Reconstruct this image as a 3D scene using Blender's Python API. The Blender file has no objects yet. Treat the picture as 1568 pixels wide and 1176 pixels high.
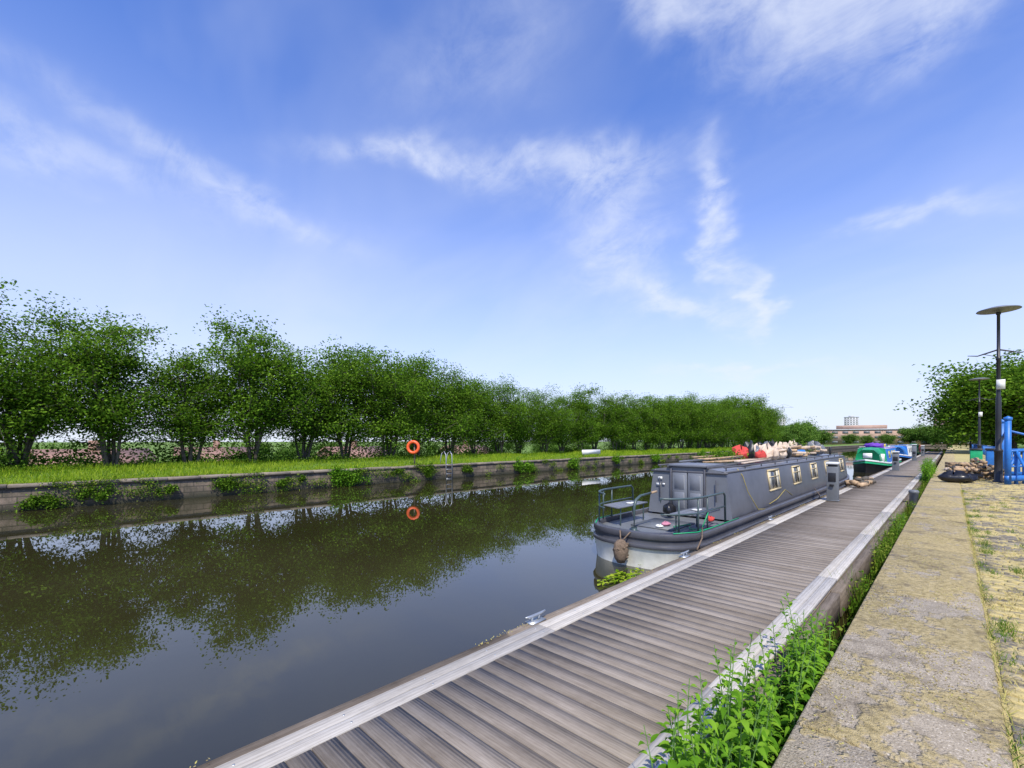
import bpy, math, random
import numpy as np
from mathutils import Vector, Matrix
random.seed(4); rng=np.random.default_rng(7)
R=math.radians
scene=bpy.context.scene
scene.view_settings.view_transform='Standard'
scene.view_settings.look='None'
scene.view_settings.exposure=0

# ------------------------------------------------------------ geometry helper
class G:
    def __init__(s): s.V=[];s.F=[];s.M=[];s.A=[];s.n=0
    def add(s,v,f,m=0,a=0.5):
        v=np.asarray(v,float).reshape(-1,3); f=np.asarray(f,int).reshape(-1,4)
        s.V.append(v); s.F.append(f+s.n); s.M.append(np.full(len(f),m) if np.isscalar(m) else np.asarray(m))
        s.A.append(np.full(len(v),a) if np.isscalar(a) else np.asarray(a)); s.n+=len(v)
    BF=[[0,3,2,1],[4,5,6,7],[0,1,5,4],[1,2,6,5],[2,3,7,6],[3,0,4,7]]
    def hexa(s,p,m=0,a=.5): s.add(p,G.BF,m,a)
    def box(s,x0,x1,y0,y1,z0,z1,m=0,a=.5):
        s.hexa([(x0,y0,z0),(x1,y0,z0),(x1,y1,z0),(x0,y1,z0),(x0,y0,z1),(x1,y0,z1),(x1,y1,z1),(x0,y1,z1)],m,a)
    def cbox(s,c,size,rot=(0,0,0),m=0,a=.5):
        from mathutils import Euler
        mt=Euler(rot).to_matrix(); hx,hy,hz=[k/2 for k in size]
        P=[(-hx,-hy,-hz),(hx,-hy,-hz),(hx,hy,-hz),(-hx,hy,-hz),(-hx,-hy,hz),(hx,-hy,hz),(hx,hy,hz),(-hx,hy,hz)]
        s.hexa([tuple(mt@Vector(q)+Vector(c)) for q in P],m,a)
    def tube(s,pts,r,n=7,m=0,a=.5,caps=True):
        pts=np.asarray(pts,float); k=len(pts)
        r=np.full(k,r) if np.isscalar(r) else np.asarray(r,float)
        t=np.gradient(pts,axis=0); t/=np.linalg.norm(t,axis=1)[:,None]+1e-9
        up=np.array([0,0,1.]) if abs(t[:,2]).mean()<.8 else np.array([1.,0,0])
        u=np.cross(t,up); u/=np.linalg.norm(u,axis=1)[:,None]+1e-9; w=np.cross(u,t)
        an=np.linspace(0,2*np.pi,n,endpoint=False)
        V=pts[:,None,:]+r[:,None,None]*(np.cos(an)[None,:,None]*u[:,None,:]+np.sin(an)[None,:,None]*w[:,None,:])
        V=V.reshape(-1,3); F=[]
        for i in range(k-1):
            for j in range(n):
                j2=(j+1)%n; F.append((i*n+j,i*n+j2,(i+1)*n+j2,(i+1)*n+j))
        if caps:
            V=np.vstack([V,pts[0],pts[-1]]); c0=k*n;c1=c0+1
            for j in range(0,n-1,2):
                F.append((c0,(j+2)%n,(j+1)%n,j)); b=(k-1)*n; F.append((c1,b+j,b+(j+1)%n,b+(j+2)%n))
        s.add(V,F,m,a)
    def lathe(s,prof,n=20,c=(0,0,0),m=0,a=.5,sx=1,sy=1):
        an=np.linspace(0,2*np.pi,n,endpoint=False); V=[];F=[]
        for r,z in prof:
            for q in an: V.append((c[0]+sx*r*math.cos(q),c[1]+sy*r*math.sin(q),c[2]+z))
        for i in range(len(prof)-1):
            for j in range(n):
                j2=(j+1)%n; F.append((i*n+j,i*n+j2,(i+1)*n+j2,(i+1)*n+j))
        s.add(V,F,m,a)
    def leaves(s,C,L,W,m=0,up=.5,a=None,rg=rng):
        n=len(C)
        if n==0: return
        C=np.asarray(C); L=np.broadcast_to(L,(n,)); W=np.broadcast_to(W,(n,))
        nr=rg.normal(size=(n,3)); nr[:,2]=np.abs(nr[:,2])+up; nr/=np.linalg.norm(nr,axis=1)[:,None]
        d=rg.normal(size=(n,3)); d-= (d*nr).sum(1)[:,None]*nr; d/=np.linalg.norm(d,axis=1)[:,None]
        e=np.cross(nr,d)
        p0=C-d*L[:,None]/2; p2=C+d*L[:,None]/2
        off=d*L[:,None]*-.08+nr*W[:,None]*.18
        p1=C+e*W[:,None]/2+off; p3=C-e*W[:,None]/2+off
        V=np.stack([p0,p1,p2,p3],1).reshape(-1,3); F=np.arange(4*n).reshape(-1,4)
        if a is None: a=rg.random(n)
        s.add(V,F,m,np.repeat(a,4))
    def blades(s,B,H,W,m=0,lean=.35,a=None,rg=rng):
        n=len(B); B=np.asarray(B); q=rg.random(n)*6.283
        e=np.stack([np.cos(q),np.sin(q),np.zeros(n)],1); l=rg.normal(size=(n,3))*lean; l[:,2]=1; l/=np.linalg.norm(l,axis=1)[:,None]
        H=np.broadcast_to(H,(n,));W=np.broadcast_to(W,(n,))
        t=B+l*H[:,None]; t[:,:2]+=rg.normal(size=(n,2))*(.15*H)[:,None]
        V=np.stack([B-e*W[:,None]/2,B+e*W[:,None]/2,t+e*W[:,None]*.12,t-e*W[:,None]*.12],1).reshape(-1,3)
        if a is None: a=rg.random(n)
        s.add(V,np.arange(4*n).reshape(-1,4),m,np.repeat(a,4))
    def mesh(s,name,mats,smooth=False):
        V=np.vstack(s.V);F=np.vstack(s.F);M=np.concatenate(s.M);A=np.concatenate(s.A)
        me=bpy.data.meshes.new(name); me.vertices.add(len(V)); me.vertices.foreach_set('co',V.ravel())
        me.loops.add(F.size); me.loops.foreach_set('vertex_index',F.ravel().astype(np.int32))
        me.polygons.add(len(F)); me.polygons.foreach_set('loop_start',(np.arange(len(F))*4).astype(np.int32))
        me.polygons.foreach_set('material_index',M.astype(np.int32))
        if smooth: me.polygons.foreach_set('use_smooth',np.ones(len(F),bool))
        for mt in mats: me.materials.append(mt)
        at=me.attributes.new('v','FLOAT','POINT'); at.data.foreach_set('value',A.astype(np.float32))
        me.update(calc_edges=True); me.validate()
        return me
    def obj(s,name,mats,parent=None,smooth=False,loc=(0,0,0),rz=0,bevel=0,seg=1):
        o=bpy.data.objects.new(name,s.mesh(name,mats,smooth)); scene.collection.objects.link(o)
        o.location=loc; o.rotation_euler=(0,0,rz)
        if parent: o.parent=parent
        if bevel:
            b=o.modifiers.new('b','BEVEL'); b.width=bevel; b.segments=seg; b.limit_method='ANGLE'
        return o
def empty(name,loc=(0,0,0),rz=0,parent=None):
    o=bpy.data.objects.new(name,None); scene.collection.objects.link(o); o.location=loc; o.rotation_euler=(0,0,rz); o.empty_display_size=.3
    if parent: o.parent=parent
    return o
def inst(name,me,loc,rz=0,sc=(1,1,1),parent=None):
    o=bpy.data.objects.new(name,me); scene.collection.objects.link(o); o.location=loc; o.rotation_euler=(0,0,rz); o.scale=sc
    if parent: o.parent=parent
    return o

# ------------------------------------------------------------ materials
class N:
    def __init__(s,nt): s.nt=nt
    def n(s,t,**k):
        x=s.nt.nodes.new(t)
        for a,b in k.items(): setattr(x,a,b)
        return x
    def l(s,a,b): s.nt.links.new(a,b)
    def set(s,sock,v):
        if isinstance(v,bpy.types.NodeSocket): s.l(v,sock)
        else: sock.default_value=v
    def math(s,op,a,b=None,c=None,clamp=False):
        x=s.n('ShaderNodeMath',operation=op,use_clamp=clamp); s.set(x.inputs[0],a)
        if b is not None: s.set(x.inputs[1],b)
        if c is not None: s.set(x.inputs[2],c)
        return x.outputs[0]
    def mix(s,f,a,b,bt='MIX'):
        x=s.n('ShaderNodeMix',data_type='RGBA',blend_type=bt); s.set(x.inputs[0],f); s.set(x.inputs[6],a if not isinstance(a,tuple) else (*a,1)); s.set(x.inputs[7],b if not isinstance(b,tuple) else (*b,1))
        return x.outputs[2]
    def noise(s,vec,scale,detail=4,rough=.55,dist=0):
        x=s.n('ShaderNodeTexNoise'); s.l(vec,x.inputs['Vector']); x.inputs['Scale'].default_value=scale; x.inputs['Detail'].default_value=detail; x.inputs['Roughness'].default_value=rough; x.inputs['Distortion'].default_value=dist
        return x.outputs['Fac']
    def ramp(s,f,stops):
        x=s.n('ShaderNodeValToRGB'); s.l(f,x.inputs[0]); e=x.color_ramp.elements
        while len(e)<len(stops): e.new(.5)
        for k,(p,c) in enumerate(stops): e[k].position=p; e[k].color=(*c,1) if isinstance(c,tuple) else (c,c,c,1)
        return x.outputs[0]
    def map(s,vec,scale=(1,1,1),rot=(0,0,0)):
        x=s.n('ShaderNodeMapping'); s.l(vec,x.inputs[0]); x.inputs['Scale'].default_value=scale; x.inputs['Rotation'].default_value=rot; return x.outputs[0]
    def bump(s,h,st=.5,d=.02,nrm=None):
        x=s.n('ShaderNodeBump'); s.l(h,x.inputs['Height']); x.inputs['Strength'].default_value=st; x.inputs['Distance'].default_value=d
        if nrm is not None: s.l(nrm,x.inputs['Normal'])
        return x.outputs[0]
def newmat(name):
    m=bpy.data.materials.new(name); m.use_nodes=True; nt=m.node_tree; b=nt.nodes['Principled BSDF']; k=N(nt)
    k.b=b; k.pos=k.n('ShaderNodeNewGeometry').outputs['Position']; k.objc=k.n('ShaderNodeTexCoord').outputs['Object']
    k.attr=k.n('ShaderNodeAttribute',attribute_name='v').outputs['Fac']; k.out=nt.nodes['Material Output']
    return m,k
def simple(name,col,rough=.6,var=.25,sc=3,bump=.15,metal=0,bsc=40):
    m,k=newmat(name)
    f=k.noise(k.objc,sc,4,.7)
    d=tuple(c*(1-var) for c in col); l=tuple(min(1,c*(1+var)) for c in col)
    c=k.ramp(f,[(.3,d),(.7,l)])
    k.l(c,k.b.inputs['Base Color']); k.b.inputs['Roughness'].default_value=rough; k.b.inputs['Metallic'].default_value=metal
    if bump: k.l(k.bump(k.noise(k.objc,bsc,2),bump,.01),k.b.inputs['Normal'])
    return m
def leafmat(name,stops,trans=.35,tc=(.16,.30,.03)):
    m,k=newmat(name)
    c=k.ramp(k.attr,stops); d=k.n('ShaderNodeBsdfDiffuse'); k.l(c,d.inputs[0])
    t=k.n('ShaderNodeBsdfTranslucent'); k.l(k.mix(.5,c,tc),t.inputs[0])
    mx=k.n('ShaderNodeMixShader'); mx.inputs[0].default_value=trans; k.l(d.outputs[0],mx.inputs[1]); k.l(t.outputs[0],mx.inputs[2])
    k.l(mx.outputs[0],k.out.inputs[0]); k.nt.nodes.remove(k.b)
    return m
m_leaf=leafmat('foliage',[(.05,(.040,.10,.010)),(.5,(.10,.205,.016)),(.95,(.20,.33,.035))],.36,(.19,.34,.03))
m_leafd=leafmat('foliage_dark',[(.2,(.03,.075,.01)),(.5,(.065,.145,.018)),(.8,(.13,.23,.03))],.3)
m_leaff=leafmat('foliage_far',[(.1,(.07,.14,.03)),(.5,(.11,.21,.035)),(.9,(.17,.28,.05))],.3)
m_nettle=leafmat('nettle_leaf',[(.2,(.06,.16,.012)),(.5,(.12,.28,.02)),(.8,(.22,.41,.035))],.35,(.23,.46,.03))
m_grass=leafmat('grass_blade',[(.2,(.13,.24,.01)),(.5,(.25,.38,.02)),(.8,(.39,.48,.05))],.35,(.3,.5,.04))
m_weed=leafmat('gap_weed_leaf',[(.2,(.06,.14,.01)),(.5,(.12,.24,.02)),(.8,(.26,.32,.05))],.3,(.2,.35,.04))
m_dry=leafmat('dry_grass',[(.2,(.32,.25,.10)),(.5,(.52,.43,.18)),(.8,(.46,.42,.13))],.15,(.4,.3,.1))
m_bark=simple('bark',(.10,.085,.065),.9,.5,4,.3)
m_stem=simple('plant_stem',(.12,.24,.05),.6,.3,3,0)

m_ground,k=newmat('ground_grass')
f=k.noise(k.pos,.6,5); f2=k.noise(k.pos,14,3)
c=k.ramp(f,[(.3,(.09,.17,.015)),(.55,(.16,.26,.02)),(.75,(.22,.27,.05))]); c=k.mix(k.math('MULTIPLY',f2,.5),c,(.05,.1,.015))
k.l(c,k.b.inputs['Base Color']); k.b.inputs['Roughness'].default_value=.95; k.l(k.bump(f2,.6,.05),k.b.inputs['Normal'])
m_water,k=newmat('canal_water')
k.b.inputs['Roughness'].default_value=.0; k.b.inputs['IOR'].default_value=1.68
f=k.noise(k.map(k.pos,(1,.6,1)),.25,2); k.l(k.ramp(f,[(.3,(.026,.024,.008)),(.7,(.038,.034,.014))]),k.b.inputs['Base Color'])
h=k.math('ADD',k.noise(k.pos,3.0,2,.5),k.math('MULTIPLY',k.noise(k.pos,.5,1),2.0)); k.l(k.bump(h,.05,.011),k.b.inputs['Normal'])
def stonewall(name,c1,c2,mort,bw,bh):
    m,k=newmat(name)
    sp=k.n('ShaderNodeSeparateXYZ'); k.l(k.pos,sp.inputs[0]); cb=k.n('ShaderNodeCombineXYZ'); k.l(k.math('ADD',sp.outputs[1],sp.outputs[0]),cb.inputs[0]); k.l(sp.outputs[2],cb.inputs[1])
    br=k.n('ShaderNodeTexBrick'); k.l(cb.outputs[0],br.inputs['Vector']); br.inputs['Scale'].default_value=1; br.inputs['Brick Width'].default_value=bw; br.inputs['Row Height'].default_value=bh; br.inputs['Mortar Size'].default_value=.014
    br.inputs['Color1'].default_value=(*c1,1);br.inputs['Color2'].default_value=(*c2,1);br.inputs['Mortar'].default_value=(*mort,1)
    f=k.noise(k.pos,2.5,4,.7); c=k.mix(k.ramp(f,[(.35,0.0),(.65,.85)]),br.outputs['Color'],(.05,.052,.026))
    st=k.noise(k.map(k.pos,(1,3.5,.5)),1.2,4,.7); c=k.mix(k.ramp(st,[(.5,0.0),(.7,.7)]),c,(.035,.03,.02))
    g=k.noise(k.pos,30,3); c=k.mix(k.math('MULTIPLY',g,.5),c,(.07,.06,.05),'MIX')
    c2_=k.mix(k.math('MULTIPLY',k.math('SUBTRACT',.30,sp.outputs[2]),4,clamp=True),c,(.03,.03,.016))
    k.l(c2_,k.b.inputs['Base Color']); k.b.inputs['Roughness'].default_value=.9
    hh=k.math('ADD',k.math('MULTIPLY',br.outputs['Fac'],-1.0),k.math('MULTIPLY',g,.6)); k.l(k.bump(hh,.8,.02),k.b.inputs['Normal'])
    return m
m_wall=stonewall('canal_stone',(.17,.13,.095),(.27,.205,.15),(.06,.05,.04),.6,.22)
m_brick,k=newmat('red_brick'); k.l(k.ramp(k.noise(k.objc,1.5,5,.7),[(.3,(.25,.14,.10)),(.7,(.34,.20,.15))]),k.b.inputs['Base Color']); k.b.inputs['Roughness'].default_value=.9
m_coping=simple('coping_stone',(.24,.20,.15),.9,.4,1.5,.4)
m_quay,k=newmat('quay_concrete')
sp=k.n('ShaderNodeSeparateXYZ'); k.l(k.pos,sp.inputs[0])
base=k.ramp(k.noise(k.pos,5,5,.7),[(.3,(.30,.25,.18)),(.7,(.48,.41,.31))])
agg=k.noise(k.pos,90,2,.6); base=k.mix(k.ramp(agg,[(.35,.7),(.5,0.0)]),base,(.17,.14,.10))
spk=k.noise(k.pos,60,1,.5); base=k.mix(k.ramp(spk,[(.62,0.0),(.68,.8)]),base,(.60,.53,.42))
mn=k.math('ADD',k.noise(k.map(k.pos,(1.3,.8,1)),1.6,5,.72),k.math('MULTIPLY',k.noise(k.pos,11,3,.7),.35))
dist=k.math('MULTIPLY',k.math('SUBTRACT',sp.outputs[1],2.8),.2,clamp=True)
mn2=k.math('ADD',mn,k.math('MULTIPLY',dist,.13))
mf=k.ramp(mn2,[(.69,0.0),(.75,.94)])
mc=k.ramp(k.noise(k.pos,22,4,.7),[(.3,(.27,.21,.09)),(.55,(.54,.43,.21)),(.8,(.69,.57,.33))])
col=k.mix(mf,base,mc); dk=k.noise(k.pos,2.6,6,.8); col=k.mix(k.ramp(dk,[(.53,0.0),(.65,.7)]),col,(.16,.13,.095))
k.l(col,k.b.inputs['Base Color']); k.b.inputs['Roughness'].default_value=.95; k.b.inputs['Specular IOR Level'].default_value=.2
hh=k.math('ADD',k.math('MULTIPLY',k.noise(k.pos,28,5,.75),k.math('ADD',mf,.35)),k.math('MULTIPLY',agg,.3)); k.l(k.bump(hh,.9,.035),k.b.inputs['Normal'])
m_sett,k=newmat('granite_sett')
c=k.ramp(k.attr,[(0,(.14,.125,.10)),(.5,(.23,.205,.165)),(1,(.34,.30,.235))]); c=k.mix(k.math('MULTIPLY',k.noise(k.pos,60,3),.5),c,(.11,.095,.07))
mf=k.ramp(k.noise(k.pos,2.2,6,.8),[(.44,0.0),(.54,.9)]); c=k.mix(mf,c,(.56,.45,.19))
k.l(c,k.b.inputs['Base Color']); k.b.inputs['Roughness'].default_value=.95; k.l(k.bump(k.noise(k.pos,45,4,.7),.7,.02),k.b.inputs['Normal']); k.b.inputs['Specular IOR Level'].default_value=.2
m_moss,k=newmat('moss_bed')
c=k.ramp(k.noise(k.pos,8,5,.75),[(.3,(.20,.20,.05)),(.5,(.48,.39,.15)),(.75,(.60,.50,.25))]); k.l(c,k.b.inputs['Base Color']); k.b.inputs['Roughness'].default_value=1; k.l(k.bump(k.noise(k.pos,40,4,.7),.9,.02),k.b.inputs['Normal'])
def wood(name,c0,c1,c2,axis=0,groove=None,gs=.45):
    m,k=newmat(name)
    sc=(2.2,45,20) if axis==0 else (45,2.2,20)
    off=k.n('ShaderNodeVectorMath',operation='ADD'); cb=k.n('ShaderNodeCombineXYZ'); k.l(k.math('MULTIPLY',k.attr,37),cb.inputs[0]); k.l(cb.outputs[0],off.inputs[0]); k.l(k.objc,off.inputs[1])
    v=off.outputs[0]; g=k.noise(k.map(v,sc),1,4,.65); st=k.noise(k.objc,1.1,5,.78)
    f=k.math('ADD',k.math('ADD',k.math('MULTIPLY',g,.42),k.math('MULTIPLY',st,.45)),k.math('MULTIPLY',k.attr,.14))
    c=k.ramp(f,[(.34,c0),(.52,c1),(.70,c2)])
    fine=k.noise(k.map(v,tuple(q*3 for q in sc)),1,2,.6); c=k.mix(k.ramp(fine,[(.25,.5),(.45,0.0)]),c,tuple(q*.5 for q in c0))
    k.l(c,k.b.inputs['Base Color']); k.b.inputs['Roughness'].default_value=.95; k.b.inputs['Specular IOR Level'].default_value=.12
    h=g
    if groove:
        sp=k.n('ShaderNodeSeparateXYZ'); k.l(k.objc,sp.inputs[0]); s=k.math('SINE',k.math('MULTIPLY',sp.outputs[0 if axis else 1],6.283/groove))
        h=k.math('ADD',k.math('MULTIPLY',s,.25),g); c2=k.mix(k.math('MULTIPLY',k.math('SUBTRACT',-.45,s),gs,clamp=True),c,tuple(q*.7 for q in c0)); k.l(c2,k.b.inputs['Base Color'])
    k.l(k.bump(h,.45,.005),k.b.inputs['Normal'])
    return m
m_deck=wood('deck_plank_wood',(.155,.127,.10),(.255,.217,.178),(.355,.31,.265),0,.021,.35)
m_strip=wood('edge_strip_board',(.34,.31,.265),(.48,.445,.39),(.60,.57,.52),1,.03,.7)
m_timber=wood('dark_timber',(.085,.068,.052),(.19,.155,.12),(.32,.265,.21),1)
m_log=simple('split_log_wood',(.42,.29,.17),.85,.45,4,.4)
m_boatgrey=simple('boat_grey_paint',(.155,.165,.183),.38,.18,1.2,.04,bsc=6)
m_boatgrey2=simple('boat_dark_paint',(.078,.078,.088),.36,.28,1.2,.04,bsc=6)
m_rail=simple('boat_rail_paint',(.055,.085,.085),.4,.2)
m_white=simple('white_paint',(.74,.74,.70),.45,.12,2,.05)
m_hullwhite=simple('weathered_white_hull',(.80,.79,.70),.55,.2,2.5,.1)
m_black=simple('black_metal',(.018,.018,.02),.4,.2)
m_grey=simple('grey_plastic',(.15,.16,.17),.5,.15)
m_galv=simple('galvanised_steel',(.42,.44,.45),.4,.2,6,.1,metal=.6)
m_cream=simple('cream_frame',(.62,.50,.28),.5,.15)
m_curtain=simple('cream_curtain',(.6,.55,.42),.9,.2,8)
m_glass=simple('window_glass',(.05,.06,.07),.06,.2,1,0)
m_orange=simple('orange_plastic',(.85,.12,.03),.4,.1)
m_red=simple('red_fabric',(.5,.05,.04),.8,.25)
m_pink=simple('pink_fabric',(.5,.2,.28),.8,.3)
m_purple=simple('purple_paint',(.16,.05,.40),.5,.2)
m_blue=simple('blue_paint',(.02,.15,.48),.45,.2)
m_lblue=simple('blue_tarpaulin',(.03,.2,.55),.5,.3)
m_green=simple('green_paint',(.01,.33,.13),.45,.2)
m_yellow=simple('yellow_paint',(.75,.6,.06),.5,.2)
m_yrope=simple('yellow_rope',(.42,.33,.08),.9,.3)
m_rope=simple('weathered_rope',(.17,.12,.08),.95,.4,20,.8)
m_bag=simple('black_bag',(.012,.012,.014),.3,.2,5,.6,bsc=9)
m_tan=simple('tan_sack',(.58,.46,.35),.9,.3,4,.6)
m_conc=simple('haze_paled_concrete',(.5,.5,.5),.8,.1,.2,0)  # concrete of the distant blocks, colour paled to stand in for haze
m_sandst=simple('sandstone_wall',(.42,.28,.21),.85,.2,.3,0)
m_roof=simple('roof_tile',(.33,.19,.14),.8,.3,1,0)
m_slate=simple('slate_roof',(.16,.16,.17),.7,.3,1,0)

# ------------------------------------------------------------ terrain, canal
xs=[-3000,-900,-250,-90,-50,-36,-29.5,-27,-24.5,-22,-20.85,-20.8,-.56,-.5,.2,3,9,25,80,300,1000,3000]
TX=[-3000,-50,-36,-29.5,-27,-24.5,-22,-20.8]; TZ=[-4,-4,-3.6,.2,.95,1.0,.86,.74]
def gz(x,y):
    if -20.82<x<-.55 and -150<y<229.5: return -1.3
    if x<=-20.82: return float(np.interp(x,TX,TZ))
    return .45 if x>0 else .2
ys=[-3000,-500,-150.1,-150]+list(range(-140,225,10))+[229.4,229.5,260,320,500,900,2000,3500]
g=G(); V=[];F=[]
for y in ys:
    for x in xs:
        z=gz(x,y)
        V.append((x,y,z+(.06*math.sin(y*.7+x) if -30<x<-22 else 0)))
nx=len(xs)
for j in range(len(ys)-1):
    for i in range(nx-1): a=j*nx+i; F.append((a,a+1,a+nx+1,a+nx))
g.add(V,F); g.obj('ground',[m_ground])
g=G(); g.add([(-20.7,-150,0),(-.62,-150,0),(-.62,229.6,0),(-20.7,229.6,0)],[[0,1,2,3]]); g.obj('canal_water',[m_water])
g=G(); g.box(-20.95,-20.5,-150,229.4,-1.3,.72,0)
y=-60
while y<229:
    L=random.uniform(.9,1.6); dz=random.uniform(-.012,.012); dx=random.uniform(-.02,.02)
    g.box(-20.98,-20.44+dx,y,y+L-.015,.722,.82+dz,1,random.random()); y+=L
g.obj('canal_retaining_wall',[m_wall,m_coping],bevel=.012)
g=G(); g.box(-20.5,-.9,229.3,229.9,-1.3,.8); g.obj('canal_end_wall',[m_wall])
n=80000
u=rng.random(n); yy=-14+ (np.exp(u*math.log(1+125/14.))-1)*14
xx=-20.95-rng.random(n)**1.1*5.2
zz=np.interp(xx,TX,TZ)
patch=(np.sin(yy*1.3+xx*2)+np.sin(yy*.37)+np.sin(xx*3+yy*.9))/3
H=(.07+.13*rng.random(n))*(1+.5*patch)*(1+.4*(xx<-23))
g=G(); g.blades(np.stack([xx,yy,zz-.02],1),H,.02+.012*rng.random(n)+yy.clip(0,100)*.0006,0,.4,a=np.clip(rng.random(n)*.7+.2*patch+.15,0,1))
n=9000; yy=-12+ (np.exp(rng.random(n)*math.log(1+110/12.))-1)*12
g.blades(np.stack([-20.9+rng.normal(size=n)*.06,yy,np.full(n,.8)],1),.08+.16*rng.random(n)*(np.sin(yy*1.7)+np.sin(yy*.6)>.3),.02,0,.7)
g.obj('bank_grass',[m_grass])

# ------------------------------------------------------------ quay
g=G(); 
y=-6.0; q=0
while y<150:
    L=[2.9,3.4,2.6,3.1][q%4]; q+=1; g.box(-.62,.215,y,y+L-.012,.30,.6,0,random.random()); y+=L
g.obj('quay_coping',[m_quay],bevel=.018,seg=2)
g=G(); g.box(-.645,-.60,-150,229,-1.3,.296); g.obj('quay_wall',[m_wall])
g=G(); g.add([(.216,-6,.580),(9,-6,.580),(9,229,.580),(.216,229,.580)],[[0,1,2,3]]); g.obj('quay_pavement',[m_moss])
g=G(); y=1.0; row=0
while y<30:
    w=random.uniform(.095,.115); x=.235-(row%2)*.09
    while x<3.2:
        l=random.uniform(.17,.23); z=.592+random.uniform(-.007,.007)
        x0=max(x,.235)
        if x+l-x0>.05 and random.random()<.97: g.box(x0+.0,x+l-.020,y,y+w-.022,.56,z,0,random.random())
        x+=l
    y+=w; row+=1
g.obj('granite_setts',[m_sett],bevel=.009,seg=1)
g=G(); n=9000
cx=rng.uniform(.22,2.2,260)**1.3*.8+.1; cy=2+rng.random(260)**1.3*26
ii=rng.integers(0,260,n); P=np.stack([cx[ii]+rng.normal(size=n)*.06,cy[ii]+rng.normal(size=n)*.16,np.full(n,.585)],1); P=P[P[:,0]>.2]
g.blades(P,.02+.05*rng.random(len(P)),.006,0,.8)
n=1500; P=np.stack([.225+rng.normal(size=n)*.015,2+rng.random(n)*18,np.full(n,.59)],1); g.blades(P,.02+.05*rng.random(n),.006,0,.8,a=rng.random(n)*.5+.5)
g.obj('dry_grass_tufts',[m_dry])
g=G(); n=4200; nc=60; cx=.23+rng.random(nc)**2*1.3; cy=2.6+rng.random(nc)*18; ii=rng.integers(0,nc,n)
P=np.stack([cx[ii]+rng.normal(size=n)*.035,cy[ii]+rng.normal(size=n)*.12,np.full(n,.585)],1); P=P[P[:,0]>.2]
g.blades(P,.02+.05*rng.random(len(P)),.006,0,.6); g.obj('quay_weeds',[m_weed])
g=G(); n=14000
yy=1.2+rng.random(n)**1.6*16; xx=rng.uniform(-.6,.2,n); k_=(np.sin(xx*9+yy*2.1)+np.sin(yy*3.3-xx*4)+rng.normal(size=n)*.6)>.35
C=np.stack([xx,yy,np.full(n,.603)],1)[k_]
g.leaves(C,.008+.012*rng.random(len(C)),.008,0,1.5); g.obj('moss_crumbs',[m_dry])

# ------------------------------------------------------------ pontoon (jetty)
dock=empty('wooden_jetty'); ZD=.45
g=G(); y=-4.0
while y<98:
    w=.14; z=ZD+random.uniform(-.003,.003); g.box(-2.545+random.uniform(-.002,.002),-1.215,y+random.uniform(0,.002),y+w-random.uniform(.003,.007),ZD-.035,z,0,random.random()); y+=w
g.obj('deck_planks',[m_deck],dock)
g=G()
y=-4
while y<98:
    L=3.6
    for x0,x1 in ((-2.75,-2.652),(-2.649,-2.549),(-1.211,-1.112),(-1.109,-1.01)):
        g.box(x0,x1,y,y+L-.006,ZD-.03,ZD+.006,0,random.random())
    y+=L
g.obj('edge_strips',[m_strip],dock,bevel=.003)
g=G(); y=-4
while y<98:
    L=random.uniform(2.4,4); 
    g.box(-2.875+random.uniform(-.012,.012),-2.754,y,y+L-.01,.12,ZD-.012+random.uniform(-.01,.01),0,random.random())
    g.box(-1.006,-.905+random.uniform(-.008,.008),y,y+L-.01,.14,ZD-.03+random.uniform(-.01,.006),0,random.random())
    y+=L
g.box(-2.75,-1.01,-4,98,.2,.41,0)
yy=-3
while yy<98:
    g.box(-2.5,-1.25,yy,yy+1.6,-.25,.2,0); yy+=2.6
g.obj('fascia_timbers',[m_timber],dock,bevel=.01)
g=G()
yy=-2.9
while yy<30:
    for x in (-2.70,-2.6,-1.16,-1.06): g.lathe([(0,.008),(.007,.008),(.008,.004)],8,(x,yy,ZD),0)
    yy+=.6
g.obj('bolts',[m_galv],dock)
def cleat(y,x=-2.83):
    e=empty('mooring_cleat',(x,y,ZD)); q=G()
    q.box(-.05,.05,-.10,.10,-.01,.006)
    q.tube([(0,-.05,0),(0,-.05,.05)],.013); q.tube([(0,.05,0),(0,.05,.05)],.013)
    q.tube([(0,-.14,.062),(0,-.07,.052),(0,.07,.052),(0,.14,.062)],[.008,.015,.015,.008])
    q.obj('cleat_body',[m_galv],e,True)
for y in (3.25,6.6,11,22): cleat(y)
g=G(); n=2600; yy=-2+rng.random(n)*24; kk=(np.sin(yy*5)+np.sin(yy*2.3+1))>.6; C=np.stack([-2.85+rng.normal(size=n)*.02,yy,np.full(n,.442)],1)[kk]
g.leaves(C,.010+.012*rng.random(len(C)),.009,0,1.0); g.obj('edge_moss',[m_dry])

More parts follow.
